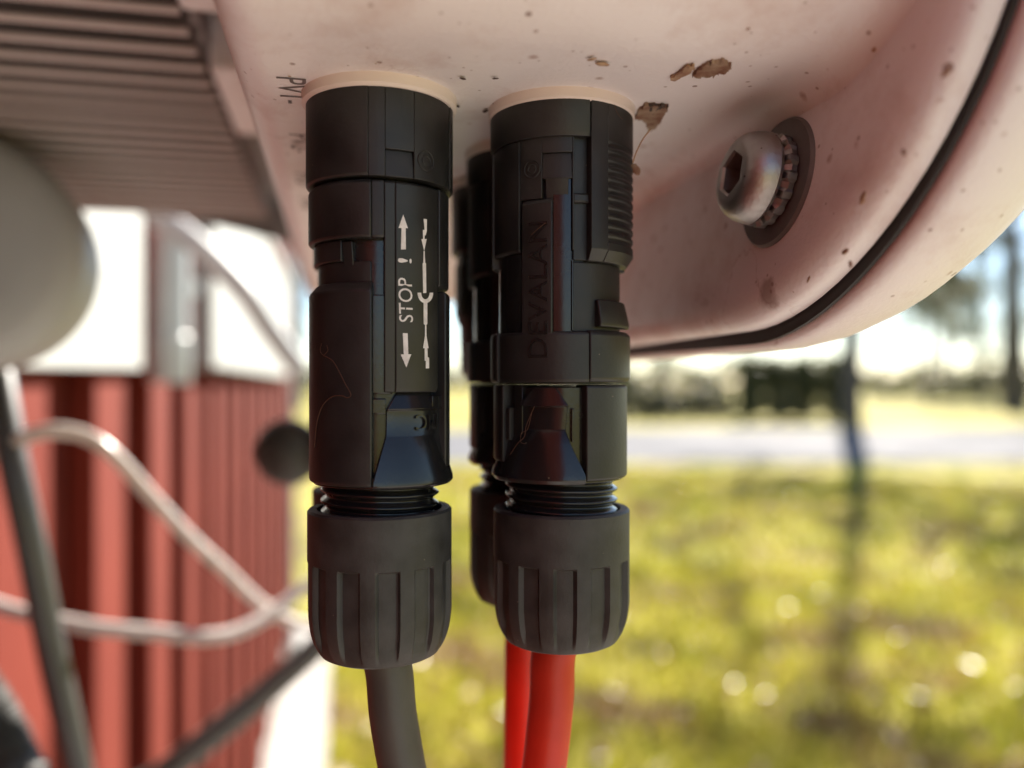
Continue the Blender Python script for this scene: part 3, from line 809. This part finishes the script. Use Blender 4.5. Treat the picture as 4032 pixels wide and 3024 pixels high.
# ---------------------------------------------------------------- plus connector (right)
def make_plus(name, xy):
    c = Conn(name, xy)
    mb = MB()
    mb.revolve([(5, 30.5), (9.2, 30.5), (9.5, 31.2), (9.5, 37.1), (5, 37.1)], -110, 22)
    mb.revolve([(5, 30.5), (9.2, 30.5), (9.5, 31.2), (9.5, 37.1), (5, 37.1)], 100, 250)
    mb.block(5, 9.2, 22, 100, 30.5, 37.1)
    mb.block(5, 9.0, -80, -36, 16.5, 30.6, 0.3)          # left shoulder
    mb.block(5, 9.25, -250, -80, 15.2, 30.6, 0.2)
    mb.block(5, 8.75, -36, -16, 23.0, 30.6)
    mb.block(5, 8.75, 9, 10.5, 16.6, 30.6)
    mb.block(5, 8.75, -16, 9, 28.6, 30.6)
    mb.revolve([(5, 25.4), (8.7, 25.4), (8.35, 28.6), (5, 28.6)], -16, 9)       # window floor
    mb.revolve([(5, 22.6), (8.2, 22.6), (8.7, 25.4), (5, 25.4)], -13, 6)
    mb.block(5, 8.1, 10.5, 23, 15.4, 30.6)
    mb.block(5, 8.7, 10.5, 23, 22.4, 23.6, 0.2)
    emblem(mb, -24.5, 26.7, 1.15, 8.75); emblem(mb, -24.5, 26.7, 0.6, 8.75)
    c.part('socket_shell', mb, 'black', 0.15)
    # ribbed grip
    mb = MB(); zz = [(6, 15.3), (8.6, 15.3), (9.5, 16.6)]
    z = 17.6
    while z < 30.2: zz += [(9.5, z), (9.28, z+0.22), (9.28, z+0.62), (9.5, z+0.84)]; z += 1.18
    zz += [(9.5, 36.0), (9.3, 37.0), (6, 37.0)]
    mb.revolve([(6, 15.3), (8.5, 15.3), (9.5, 16.7), (9.5, 36.4), (9.2, 37.05), (6, 37.05)], 23, 38)
    mb.revolve(zz, 38, 98)
    c.part('grip', mb, 'black', 0.08)
    # spine that carries the moulded name
    mb = MB(); mb.revolve([(5, 0.2), (8.75, 0.2), (8.95, 0.5), (8.95, 22.3), (8.5, 23.0), (5, 23.0)], -34, -7)
    c.part('spine', mb, 'black')
    mb = MB()
    mb.revolve([(3, 0), (7.55, 0), (7.55, 30.5), (3, 30.5)], 0, 360, 72)
    mb.block(5, 8.35, -90, -34, 6.0, 16.4)
    mb.block(5, 8.35, -7, 8.5, 6.0, 28)
    mb.block(5, 8.6, 8.5, 10, 6.6, 15.4)
    c.part('core', mb, 'gloss', 0.1)
    # flat inner tongue and the latch wedge under the grip
    mb = MB(); mb.block(5, 7.75, 10, 95, 6.4, 15.3, 0.15); c.part('tongue', mb, 'black')
    mb = MB(); mb.revolve([(6.5, 7.15), (8.9, 7.15), (9.0, 7.7), (8.35, 10.6), (6.5, 10.6)], 33, 86); c.part('latch', mb, 'black')
    # collar ring
    mb = MB()
    mb.block(5, 9.0, -62, 23, 0.15, 6.5, 0.25)
    mb.block(5, 9.45, -200, -62, 0.15, 6.6, 0.3)
    mb.block(5, 9.12, 23, 160, 0.2, 6.7, 0.45)
    c.part('collar_ring', mb, 'black')
    # lower body
    mb = MB(); mb.revolve([(5, -12.15), (8.5, -12.15), (8.72, -11.8), (8.72, -0.35), (8.5, -0.1), (5, -0.1)], 21, 150); c.part('arm', mb, 'black')
    mb = MB()
    mb.revolve([(5, -10), (8.9, -10), (9.05, -9.7), (9.05, -0.4), (8.9, -0.1), (5, -0.1)], -160, -56)
    mb.block(5, 8.6, -56, -50, -7.2, -3.0, 0.15)
    c.part('arm', mb, 'black')
    mb = MB()
    mb.block(5, 8.0, -50, -38, -7.4, -0.2); mb.block(5, 8.25, 9, 11, -7.2, -3.0, 0.1)
    c.part('rib', mb, 'gloss', 0.1)
    mb = MB()
    mb.revolve([(5, -12.4), (8.2, -12.4), (8.2, -11.2), (7.3, -10.6), (7.3, -0.4), (5, -0.4)], 0, 360, 72)
    c.part('neck', mb, 'gloss', 0.1)
    mb = loft_skirt([(-0.3, 7.7, -26, -6), (-0.6, 7.8, -28, -4.5), (-2.75, 8.5, -40, 6.5), (-2.85, 7.75, -40, 6.0), (-5.7, 7.75, -40, 4.0), (-5.85, 7.9, -40, 4.0), (-7.6, 8.35, -60, 8.6), (-11.2, 9.2, -88, 18.8), (-11.9, 9.3, -94, 19.4), (-12.45, 8.9, -94, 19.4)])
    c.part('skirt', mb, 'gloss', 0.1)
    c.part('thread', thread_mesh(-12.3, -19.5), 'gloss', 0, 60)
    c.part('gland_nut', nut_mesh(-16.4, -34.2, 9.05, 12, 9+3), 'nut', 0, 24)
    return c

cR = make_plus('solar_connector', XR)
tag(cR.root, 'front right black plug connector with moulded name and ribbed grip, on a red cable', 'connector', 'solar connectors plugged into the inverter')
mR = [x for x in bpy.data.objects if x.parent == cR.root]
rear = cR.root.copy(); COL.objects.link(rear)
for ch in mR:
    q = ch.copy(); COL.objects.link(q); q.parent = rear
xy = row(XR, 1); rear.location = (xy[0]*MM, xy[1]*MM, H+ZBASE*MM)
tag(rear, 'black plug connector half hidden behind the right one, seen in the gap', 'connector', 'solar connectors plugged into the inverter')
# moulded name, reading upward on the spine
r = 8.95
(a0, z0), (a1, z1) = cR.az(2155, 1418, r), cR.az(2155, 872, r)
v, f = text_shape('DEVALAN', 0.5); wmax = max(x for x, y, z in v); hmax = max(y for x, y, z in v)
deg = abs(cR.az(2155-72, 1300, r)[0]-a0)
mb = MB().add([cyl(a0+(a1-a0)*x/wmax - deg*y/hmax, r-0.05+0.22*(z+0.5), z0+(z1-z0)*x/wmax) for x, y, z in v], f)
cR.part('moulded_lettering', mb, 'gloss', 0, 20)

# capped ports further back
def capped_port(xy, label):
    root = empty('capped_port', (xy[0]*MM, xy[1]*MM, H+1.4*MM), -math.atan2(*xy))
    tag(root, label, 'port plug', 'capped ports behind the plugged connectors')
    mb = MB(); mb.revolve([(3, 22), (9.0, 22), (9.2, 22.3), (9.2, 35.6), (3, 35.6)], 0, 360, 60); mb.build('socket', 'black', root, bevel=0.2)
    mb = MB(); mb.revolve([(0.5, 0), (6.6, 0), (7.4, 0.8), (7.6, 9), (8.2, 10), (8.2, 21.8), (0.5, 21.8)], 0, 360, 60)
    for k in range(6): mb.block(7.2, 8.7, 60*k-14, 60*k+14, 10.5, 20, 0.2)
    mb.build('dust_cap', 'black', root, bevel=0.2)
capped_port(row(XR, 2), 'black capped port in the third row, right column')
capped_port(row(XL, 2), 'black capped port in the third row, left column')

# pale sealing rings: parts of the inverter
for k, base in enumerate((XL, XR, row(XL, 1), row(XR, 1), row(XL, 2), row(XR, 2))):
    q = np.array([base[0], base[1], 0.0]); u, v = to_uv(q)
    mb = MB(); rr = 9.75
    mb.revolve([(9.0, ZB-1.5), (rr-0.35, ZB-1.5), (rr, ZB-1.15), (rr, ZB-0.25), (rr+0.15, ZB+0.2), (9.0, ZB+0.2)], 0, 360, 96)
    o = mb.build('sealing_ring', 'collar', inv); o.location = (u*MM, v*MM, 0)

# ================================================================== CABLES
def cable(name, pts, rad, m, label, group=None, k=8, cat='cable', corr=None):
    P_ = catmull(pts, k); base = Vector(P_[0])
    rr = rad*MM
    if corr:
        P_ = catmull(pts, 40); rr = [rad*MM*(1+0.08*math.sin(i*1.1)) for i in range(len(P_))]
    mb = MB().tube([Vector(p)-base for p in P_], rr, 18)
    o = mb.build(name, m, angle=60); o.location = base
    tag(o, label, cat, group); return o

def drop(xy, dz0, pts):
    return [np.array([xy[0]*MM, xy[1]*MM, H+dz0*MM])] + [np.array([(xy[0]+a)*MM, (xy[1]+b)*MM, H+z*MM]) for a, b, z in pts]

cable('cable', drop(XL, -32.5, [(1.1, 0, -36.5), (1.6, 0, -42), (2.7, 0.3, -49), (4.2, 1, -58), (8, 6, -90), (12, 14, -140), (14, 30, -240), (8, 60, -600), (-6, 90, -1180)]), 3.05, 'cable',
      'black cable hanging from the front left connector')
xy = row(XL, 1)
cable('cable', drop(xy, -32.5, [(0.9, 0, -36.5), (1.9, 0, -44), (3.6, 0, -54), (6.0, 2, -70), (10, 6, -95), (14, 14, -150), (15, 30, -250), (9, 60, -600), (-5, 90, -1180)]), 3.05, 'cable',
      'black cable behind, only its left edge showing beside the front one')
cable('cable', drop(XR, -32.5, [(-1.1, 0, -36.5), (-1.3, 0, -42), (-2.2, 0.5, -51), (-3.6, 2, -62), (-7, 6, -95), (-12, 14, -150), (-14, 28, -250), (-20, 60, -600), (-34, 90, -1180)]), 3.0, 'red',
      'red cable hanging from the front right connector')
xy = row(XR, 1)
cable('cable', drop(xy, -32.5, [(-0.4, 0, -36.5), (-0.5, 0, -46), (-0.6, 0.5, -56), (-1.0, 2, -72), (-2, 6, -100), (-6, 14, -160), (-8, 28, -260), (-14, 60, -600), (-28, 90, -1180)]), 3.0, 'red',
      'bright red cable behind and left of the front red one')

S = spot
cable('thick_cable', [S(-100, 800, 315), S(-60, 1250, 300), S(-10, 1450, 290), (S(50, 1800, 280)), S(120, 2130, 280), S(190, 2500, 285), S(265, 2850, 290), S(340, 3200, 300), S(420, 3700, 310), S(500, 6000, 325), S(520, 12700, 335)], 4.9, 'grey_cable',
      'thick dark cable running down at the left edge in front of the red wall')
cable('thin_cable', [S(-330, 2050, 290), S(-150, 1880, 285), S(20, 1760, 280), S(180, 1700, 280), S(330, 1715, 285), S(450, 1795, 290), S(600, 1960, 300), S(740, 2110, 310), S(880, 2240, 325), S(1010, 2365, 340), S(1130, 2440, 360), S(1290, 2480, 400)], 2.6, 'beige',
      'pale thin cable arching up over the thick dark cable at left')
cable('thin_cable', [S(-300, 2280, 300), S(-120, 2345, 300), S(40, 2400, 300), S(200, 2440, 300), S(400, 2475, 300), S(600, 2492, 305), S(790, 2510, 310), S(940, 2485, 320), S(1090, 2400, 335), S(1230, 2290, 350), S(1400, 2150, 370)], 2.7, 'beige',
      'pale thin cable lying lower, crossing the wall almost level')
cable('thick_cable', [S(120, 12600, 335), S(110, 6000, 330), S(170, 3800, 328), S(330, 3270, 330), S(640, 3050, 335), S(800, 2925, 340), S(1000, 2765, 350), S(1190, 2600, 360), S(1330, 2470, 370), S(1480, 2330, 385)], 5.6, 'cable',
      'thick black cable slanting up from the bottom left towards the connectors')
cable('corrugated_conduit', [S(-480, 760, 290), S(-470, 1300, 280), S(-420, 2050, 265), S(-300, 2500, 255), S(-120, 2700, 250), S(-20, 2850, 250), S(50, 3020, 250), S(90, 3250, 250), S(110, 5000, 255), S(120, 9000, 265), S(120, 15400, 275)], 7.5, 'gasket',
      'black corrugated conduit in the bottom left corner', corr=True, cat='conduit')
cable('grey_cable', [S(560, 780, 520), S(640, 860, 520), S(760, 950, 525), S(880, 1060, 535), S(980, 1170, 545), S(1060, 1290, 560), S(1180, 1450, 580)], 8.0, 'greyplastic',
      'grey cable slanting down behind the heat sink in front of the white panel')

# dark round-ended dongle behind the front left connector
q = S(1290, 1780, 300)
root = empty('antenna_dongle', (q[0], q[1], q[2])); tag(root, 'black round-ended dongle left of the front left connector', 'dongle')
mb = MB(); e = S(1133, 1780, 300); dv = Vector(e-q)
pts, rads = [], []
for i in range(9):
    t = i/8; pts.append(dv*t*0.90); rads.append(0.0085)
for i in range(14):
    a = R(-50 + 140*i/13); pts.append(dv*0.98 + dv.normalized()*0.0124*math.sin(a)); rads.append(max(0.0004, 0.0124*math.cos(a)))
mb.tube(pts, rads, 24); mb.build('body', 'gasket', root, angle=60)
mb = MB(); mb.tube([(0, 0, 0.004), (0.002, 0, 0.03), (0.004, 0, (ZB-0.2)*MM-(q[2]-H))], [0.006, 0.005, 0.005], 16); mb.build('stem', 'gasket', root, angle=60)

# grey round housing near the left edge, below the heat sink
q = S(-235, 960, 230)
root = empty('cable_gland_housing', tuple(q)); tag(root, 'grey round plastic housing under the heat sink at the left edge', 'housing')
root.rotation_euler = (0, 0, R(20))
mb = MB(); n = 64; rows = []
for rr, y in ((0.5, -3), (20, -3), (29, -2.2), (33, 0), (35.2, 4), (36, 9), (36, 40), (30, 42), (0.5, 42)):
    rows.append([(rr*math.sin(2*math.pi*i/n)*MM, y*MM, rr*math.cos(2*math.pi*i/n)*MM) for i in range(n)])
mb.grid(np.array(rows), wv=True); mb.build('shell', 'greyplastic', root, angle=60)
mb = MB(); mb.box(-14*MM, 14*MM, 14*MM, 36*MM, 34*MM, 37*MM + (H+ (ZF-2)*MM - q[2] - 36*MM)); mb.build('neck', 'greyplastic', root, bevel=1.0)

# ------------------------------------------------------------------ white fittings on the wall
def local_box(name, m, u0, u1, v0, v1, z0, z1, label, cat, bevel=2.0):
    c = uvz((u0+u1)/2, (v0+v1)/2, z0); root = empty(name, c, YAW); tag(root, label, cat)
    return root
root = local_box('mounting_bracket', 'whitepaint', -184, -180, 500, 815, 9, 140, 'white painted mounting plate with a bolt on the red wall', 'bracket')
L = [(-2, -157.5, 0), (-2, 157.5, 5), (-2, 157.5, 150), (-2, -157.5, 150)]
mb = MB(); mb.add(mmv(L)+mmv([(x+4, y, z) for x, y, z in L]), [(0, 1, 2, 3), (4, 5, 6, 7), (0, 1, 5, 4), (1, 2, 6, 5), (2, 3, 7, 6), (3, 0, 4, 7)])
mb.build('plate', 'whitepaint', root, bevel=1.0)
for y0 in (-150, 120): MB().box(-12*MM, -2.2*MM, y0*MM, (y0+30)*MM, 20*MM, 140*MM).build('standoff', 'whitepaint', root, bevel=1.0)
mb = MB(); rows = []
for rr, x in ((8.5, 2.1), (8.5, 3.2), (6.5, 3.3), (6.5, 7.2), (5.2, 8.6), (0.3, 9.0)):
    rows.append([(x*MM, rr*math.cos(2*math.pi*i/24)*MM, rr*math.sin(2*math.pi*i/24)*MM) for i in range(24)])
q = spot(370, 1050, 0)
mb.grid(np.array(rows), wv=True); bo = mb.build('bolt', 'steel', root); 
# bolt position: where the sight line meets the plate
rr_ = ray(365, 1050); dd = -180/(rr_[0]*EU[0]+rr_[1]*EU[1]); vq = dd*(rr_[0]*EV[0]+rr_[1]*EV[1]); bo.location = (0, (vq-657.5)*MM, (rr_[2]*dd-9)*MM)

rr_ = ray(665, 1400); dd = -168/(rr_[0]*EU[0]+rr_[1]*EU[1]); q = rr_*dd
root = empty('white_pipe', (q[0]*MM, q[1]*MM, H+1*MM)); tag(root, 'short white plastic pipe end beside the mounting plate', 'pipe')
mb = MB(); mb.revolve([(17, 0), (19.5, 0), (20.5, 1.5), (20.5, 46), (19, 48), (19, 150), (17, 150)], 0, 360, 40); mb.build('pipe', 'pvc', root)
mb = MB(); mb.box(-22*MM, 22*MM, 14*MM, 21*MM, 90*MM, 104*MM); mb.build('clip', 'pvc', root, bevel=1.0)

root = local_box('wall_cabinet', 'whitepaint', -197, -160, 1130, 2800, 22, 340, 'long white panel fixed along the red wall past the inverter', 'panel')
mb = MB(); mb.box(-18*MM, 12*MM, -800*MM, 835*MM, 0, 330*MM); mb.build('panel', 'whitepaint', root, bevel=3.0)
mb = MB(); mb.box(12.3*MM, 20*MM, -800*MM, 835*MM, 300*MM, 330*MM); mb.build('top_flange', 'whitepaint', root, bevel=2.0)

# ================================================================== SMALL THINGS: husks, debris, threads of silk
def flake(name, px, py, surf, size, m, label, cat, stretch=1.0, rot=0.0, seed=0):
    """crumpled little piece resting on the underside or the flange"""
    rn = random.Random(seed)
    r_ = ray(px, py)
    if surf == 'under': d = (ZB-0.25)/r_[2]; nrm = Vector((0, 0, -1))
    elif surf == 'flange': 
        # plane u = U1 + 0.15 (z - ZS)
        d = (U1-0.3-0.15*ZS)/(r_[0]*EU[0]+r_[1]*EU[1]-0.15*r_[2]); nrm = Vector((-EU[0], -EU[1], 0.15)).normalized()
    else: d = surf; nrm = Vector((0, -1, 0))
    c = r_*d*MM; x = nrm.orthogonal().normalized(); y = nrm.cross(x)
    x, y = x*math.cos(rot)+y*math.sin(rot), y*math.cos(rot)-x*math.sin(rot)
    rows = []
    for i in range(7):
        t = (i/6-0.5)*2; row_ = []
        for j in range(10):
            a = 2*math.pi*j/10; k = math.sqrt(max(0.02, 1-t*t))*(0.75+0.5*rn.random())
            p_ = x*(t*size*stretch*MM) + y*(math.cos(a)*size*0.5*k*MM) + nrm*((math.sin(a)*0.22*k+0.1)*size*MM)
            row_.append(tuple(p_))
        rows.append(row_)
    mb = MB().grid(np.array(rows), wv=True, caps=True)
    o = mb.build(name, m, angle=25); o.location = (c[0], c[1], c[2]+H); tag(o, label, cat); return o

def under_poly(name, pts, m, label, cat, th=0.25):
    base = None; vs = []
    rj = random.Random(int(sum(a+b for a, b in pts))); fine = []
    for (ax_, ay_), (bx_, by_) in zip(pts, pts[1:]+pts[:1]):
        L_ = math.hypot(bx_-ax_, by_-ay_); k_ = max(2, int(L_/7))
        for i in range(k_):
            t = i/k_; w_ = 0 if i == 0 else 1
            fine.append((ax_+(bx_-ax_)*t+rj.gauss(0, 3.2)*w_, ay_+(by_-ay_)*t+rj.gauss(0, 2.4)*w_))
    pts = fine
    for px, py in pts:
        q = spot_plane_z(px, py, ZB-0.3); vs.append(q*MM)
    base = vs[0]
    rn = random.Random(len(pts))
    top = [tuple(v-base+np.array([0, 0, -rn.uniform(0.0, 0.3)*MM])) for v in vs]; bot = [tuple(v-base+np.array([0, 0, th*MM])) for v in vs]
    k = len(pts); mb = MB().add(top+bot, [tuple(range(k)), tuple(range(k, 2*k))] + [(i, (i+1) % k, k+(i+1) % k, k+i) for i in range(k)])
    o = mb.build(name, m, smooth=True, angle=60); o.location = tuple(base+np.array([0, 0, H])); tag(o, label, cat); return o

def silk(pts, rad, label, m='silk', k=6):
    P_ = catmull(pts, k); base = Vector(P_[0])
    o = MB().tube([Vector(p)-base for p in P_], rad*MM, 5).build('silk_thread', m, angle=60)
    o.location = base; tag(o, label, 'thread'); return o

def on_conn(c, r, pts):
    out = []
    for px, py in pts:
        a, z = c.az(px, py, r); x, y, zz = cyl(a, r+0.06, z)
        th = c.th; out.append(np.array([x*math.cos(th)-y*math.sin(th)+c.xy[0]*MM, x*math.sin(th)+y*math.cos(th)+c.xy[1]*MM, zz+H]))
    return out

under_poly('brown_husk', [(2725, 300), (2745, 275), (2790, 250), (2850, 242), (2880, 255), (2870, 280), (2830, 295), (2780, 302)], 'husk', 'long brown dried husk on the underside right of the red-cable connector', 'husk', 0.6)
under_poly('dirt_smear', [(2640, 312), (2665, 292), (2700, 262), (2735, 258), (2720, 285), (2690, 300), (2660, 318)], 'debris', 'brown smear of dirt leading to the long dried husk', 'dirt', 0.2)
under_poly('insect_husk', [(2500, 470), (2510, 440), (2540, 412), (2632, 418), (2612, 460), (2580, 508), (2555, 512), (2540, 478)], 'husk', 'reddish dried insect husk stuck beside the right sealing ring', 'husk', 0.5)
under_poly('dark_crumb', [(2555, 412), (2632, 416), (2628, 424), (2590, 424), (2570, 446), (2558, 438)], 'darkbit', 'dark crumb on the reddish insect husk', 'crumb', 0.2)
silk(on_conn(cR, 9.6, []) or [spot(2560, 510, 101), spot(2530, 550, 102), spot(2505, 600, 103), spot(2492, 640, 104)], 0.10, 'short brown thread below the insect husk', 'debris')
flake('crumpled_bit', 2502, 668, 107.0, 1.0, 'husk', 'crumpled brown bit hanging at the right edge of the ribbed grip', 'debris', 0.9, 1.4, 3)
for i, (px, py, s) in enumerate([(1822, 308, 0.42), (1950, 308, 0.35), (1912, 437, 0.5), (1803, 418, 0.38), (2372, 250, 0.75), (2330, 232, 0.5), (1480, 250, 0.16), (1140, 300, 0.22)]):
    flake('dirt_crumb', px, py, 'under', s, 'darkbit' if i < 4 else 'debris',
          ['dark crumb between the two front sealing rings, left one', 'dark crumb between the two front sealing rings, right one', 'dark crumb touching the left side of the right sealing ring',
           'dark crumb at the right side of the left sealing ring', 'tan crumb above the right sealing ring', 'smaller tan crumb left of the tan crumb above the ring',
           'tiny crumb above the left sealing ring', 'tiny crumb above the PV1 lettering'][i], 'crumb', 1.2, i*0.9, i)
for i, (px, py, s) in enumerate([(3440, 190, 0.7), (3725, 290, 0.6), (3400, 780, 0.75), (3560, 600, 0.5), (3330, 990, 0.6), (3185, 1100, 0.45), (3350, 1040, 0.5), (3180, 550, 0.3)]):
    flake('dirt_spot', px, py, 'flange', s, 'debris',
          ['large brown spot high on the flange above the screw', 'brown spot by the gasket at upper right', 'brown spot on the flange right below the screw', 'brown spot midway between screw and gasket',
           'brown spot low on the flange near the gasket curve', 'small brown spot low on the flange below the screw', 'small brown spot just above the gasket curve', 'tiny brown spot just right of the screw washer'][i], 'dirt', 1.0, i, 20+i)

silk(on_conn(cL, 8.87, [(1268, 1352), (1262, 1380), (1275, 1398), (1292, 1380), (1288, 1360)]), 0.035, 'tiny loop of silk on the left connector', k=5)
silk(on_conn(cL, 8.87, [(1275, 1400), (1310, 1420), (1335, 1460), (1360, 1510), (1382, 1552), (1370, 1566), (1345, 1558), (1310, 1562), (1275, 1592), (1255, 1640), (1246, 1690), (1240, 1760)]), 0.055, 'brown hooked thread on the lower left of the left connector')
silk(on_conn(cR, 9.0, [(2105, 1600), (2088, 1640), (2072, 1680), (2065, 1720), (2040, 1745), (2010, 1790)]), 0.04, 'brown thread of silk on the lower right connector')
silk(on_conn(cR, 9.0, [(2095, 1625), (2078, 1690), (2055, 1705), (2052, 1740), (2070, 1748)]), 0.03, 'second fine thread crossing the one on the lower right connector')
silk(on_conn(cR, 9.3, [(2092, 925), (2120, 900), (2148, 878)]), 0.04, 'short pale thread above the moulded name')
silk(on_conn(cR, 9.5, [(2418, 380), (2420, 420), (2432, 450), (2450, 470)]), 0.03, 'fine thread at the top of the ribbed grip')
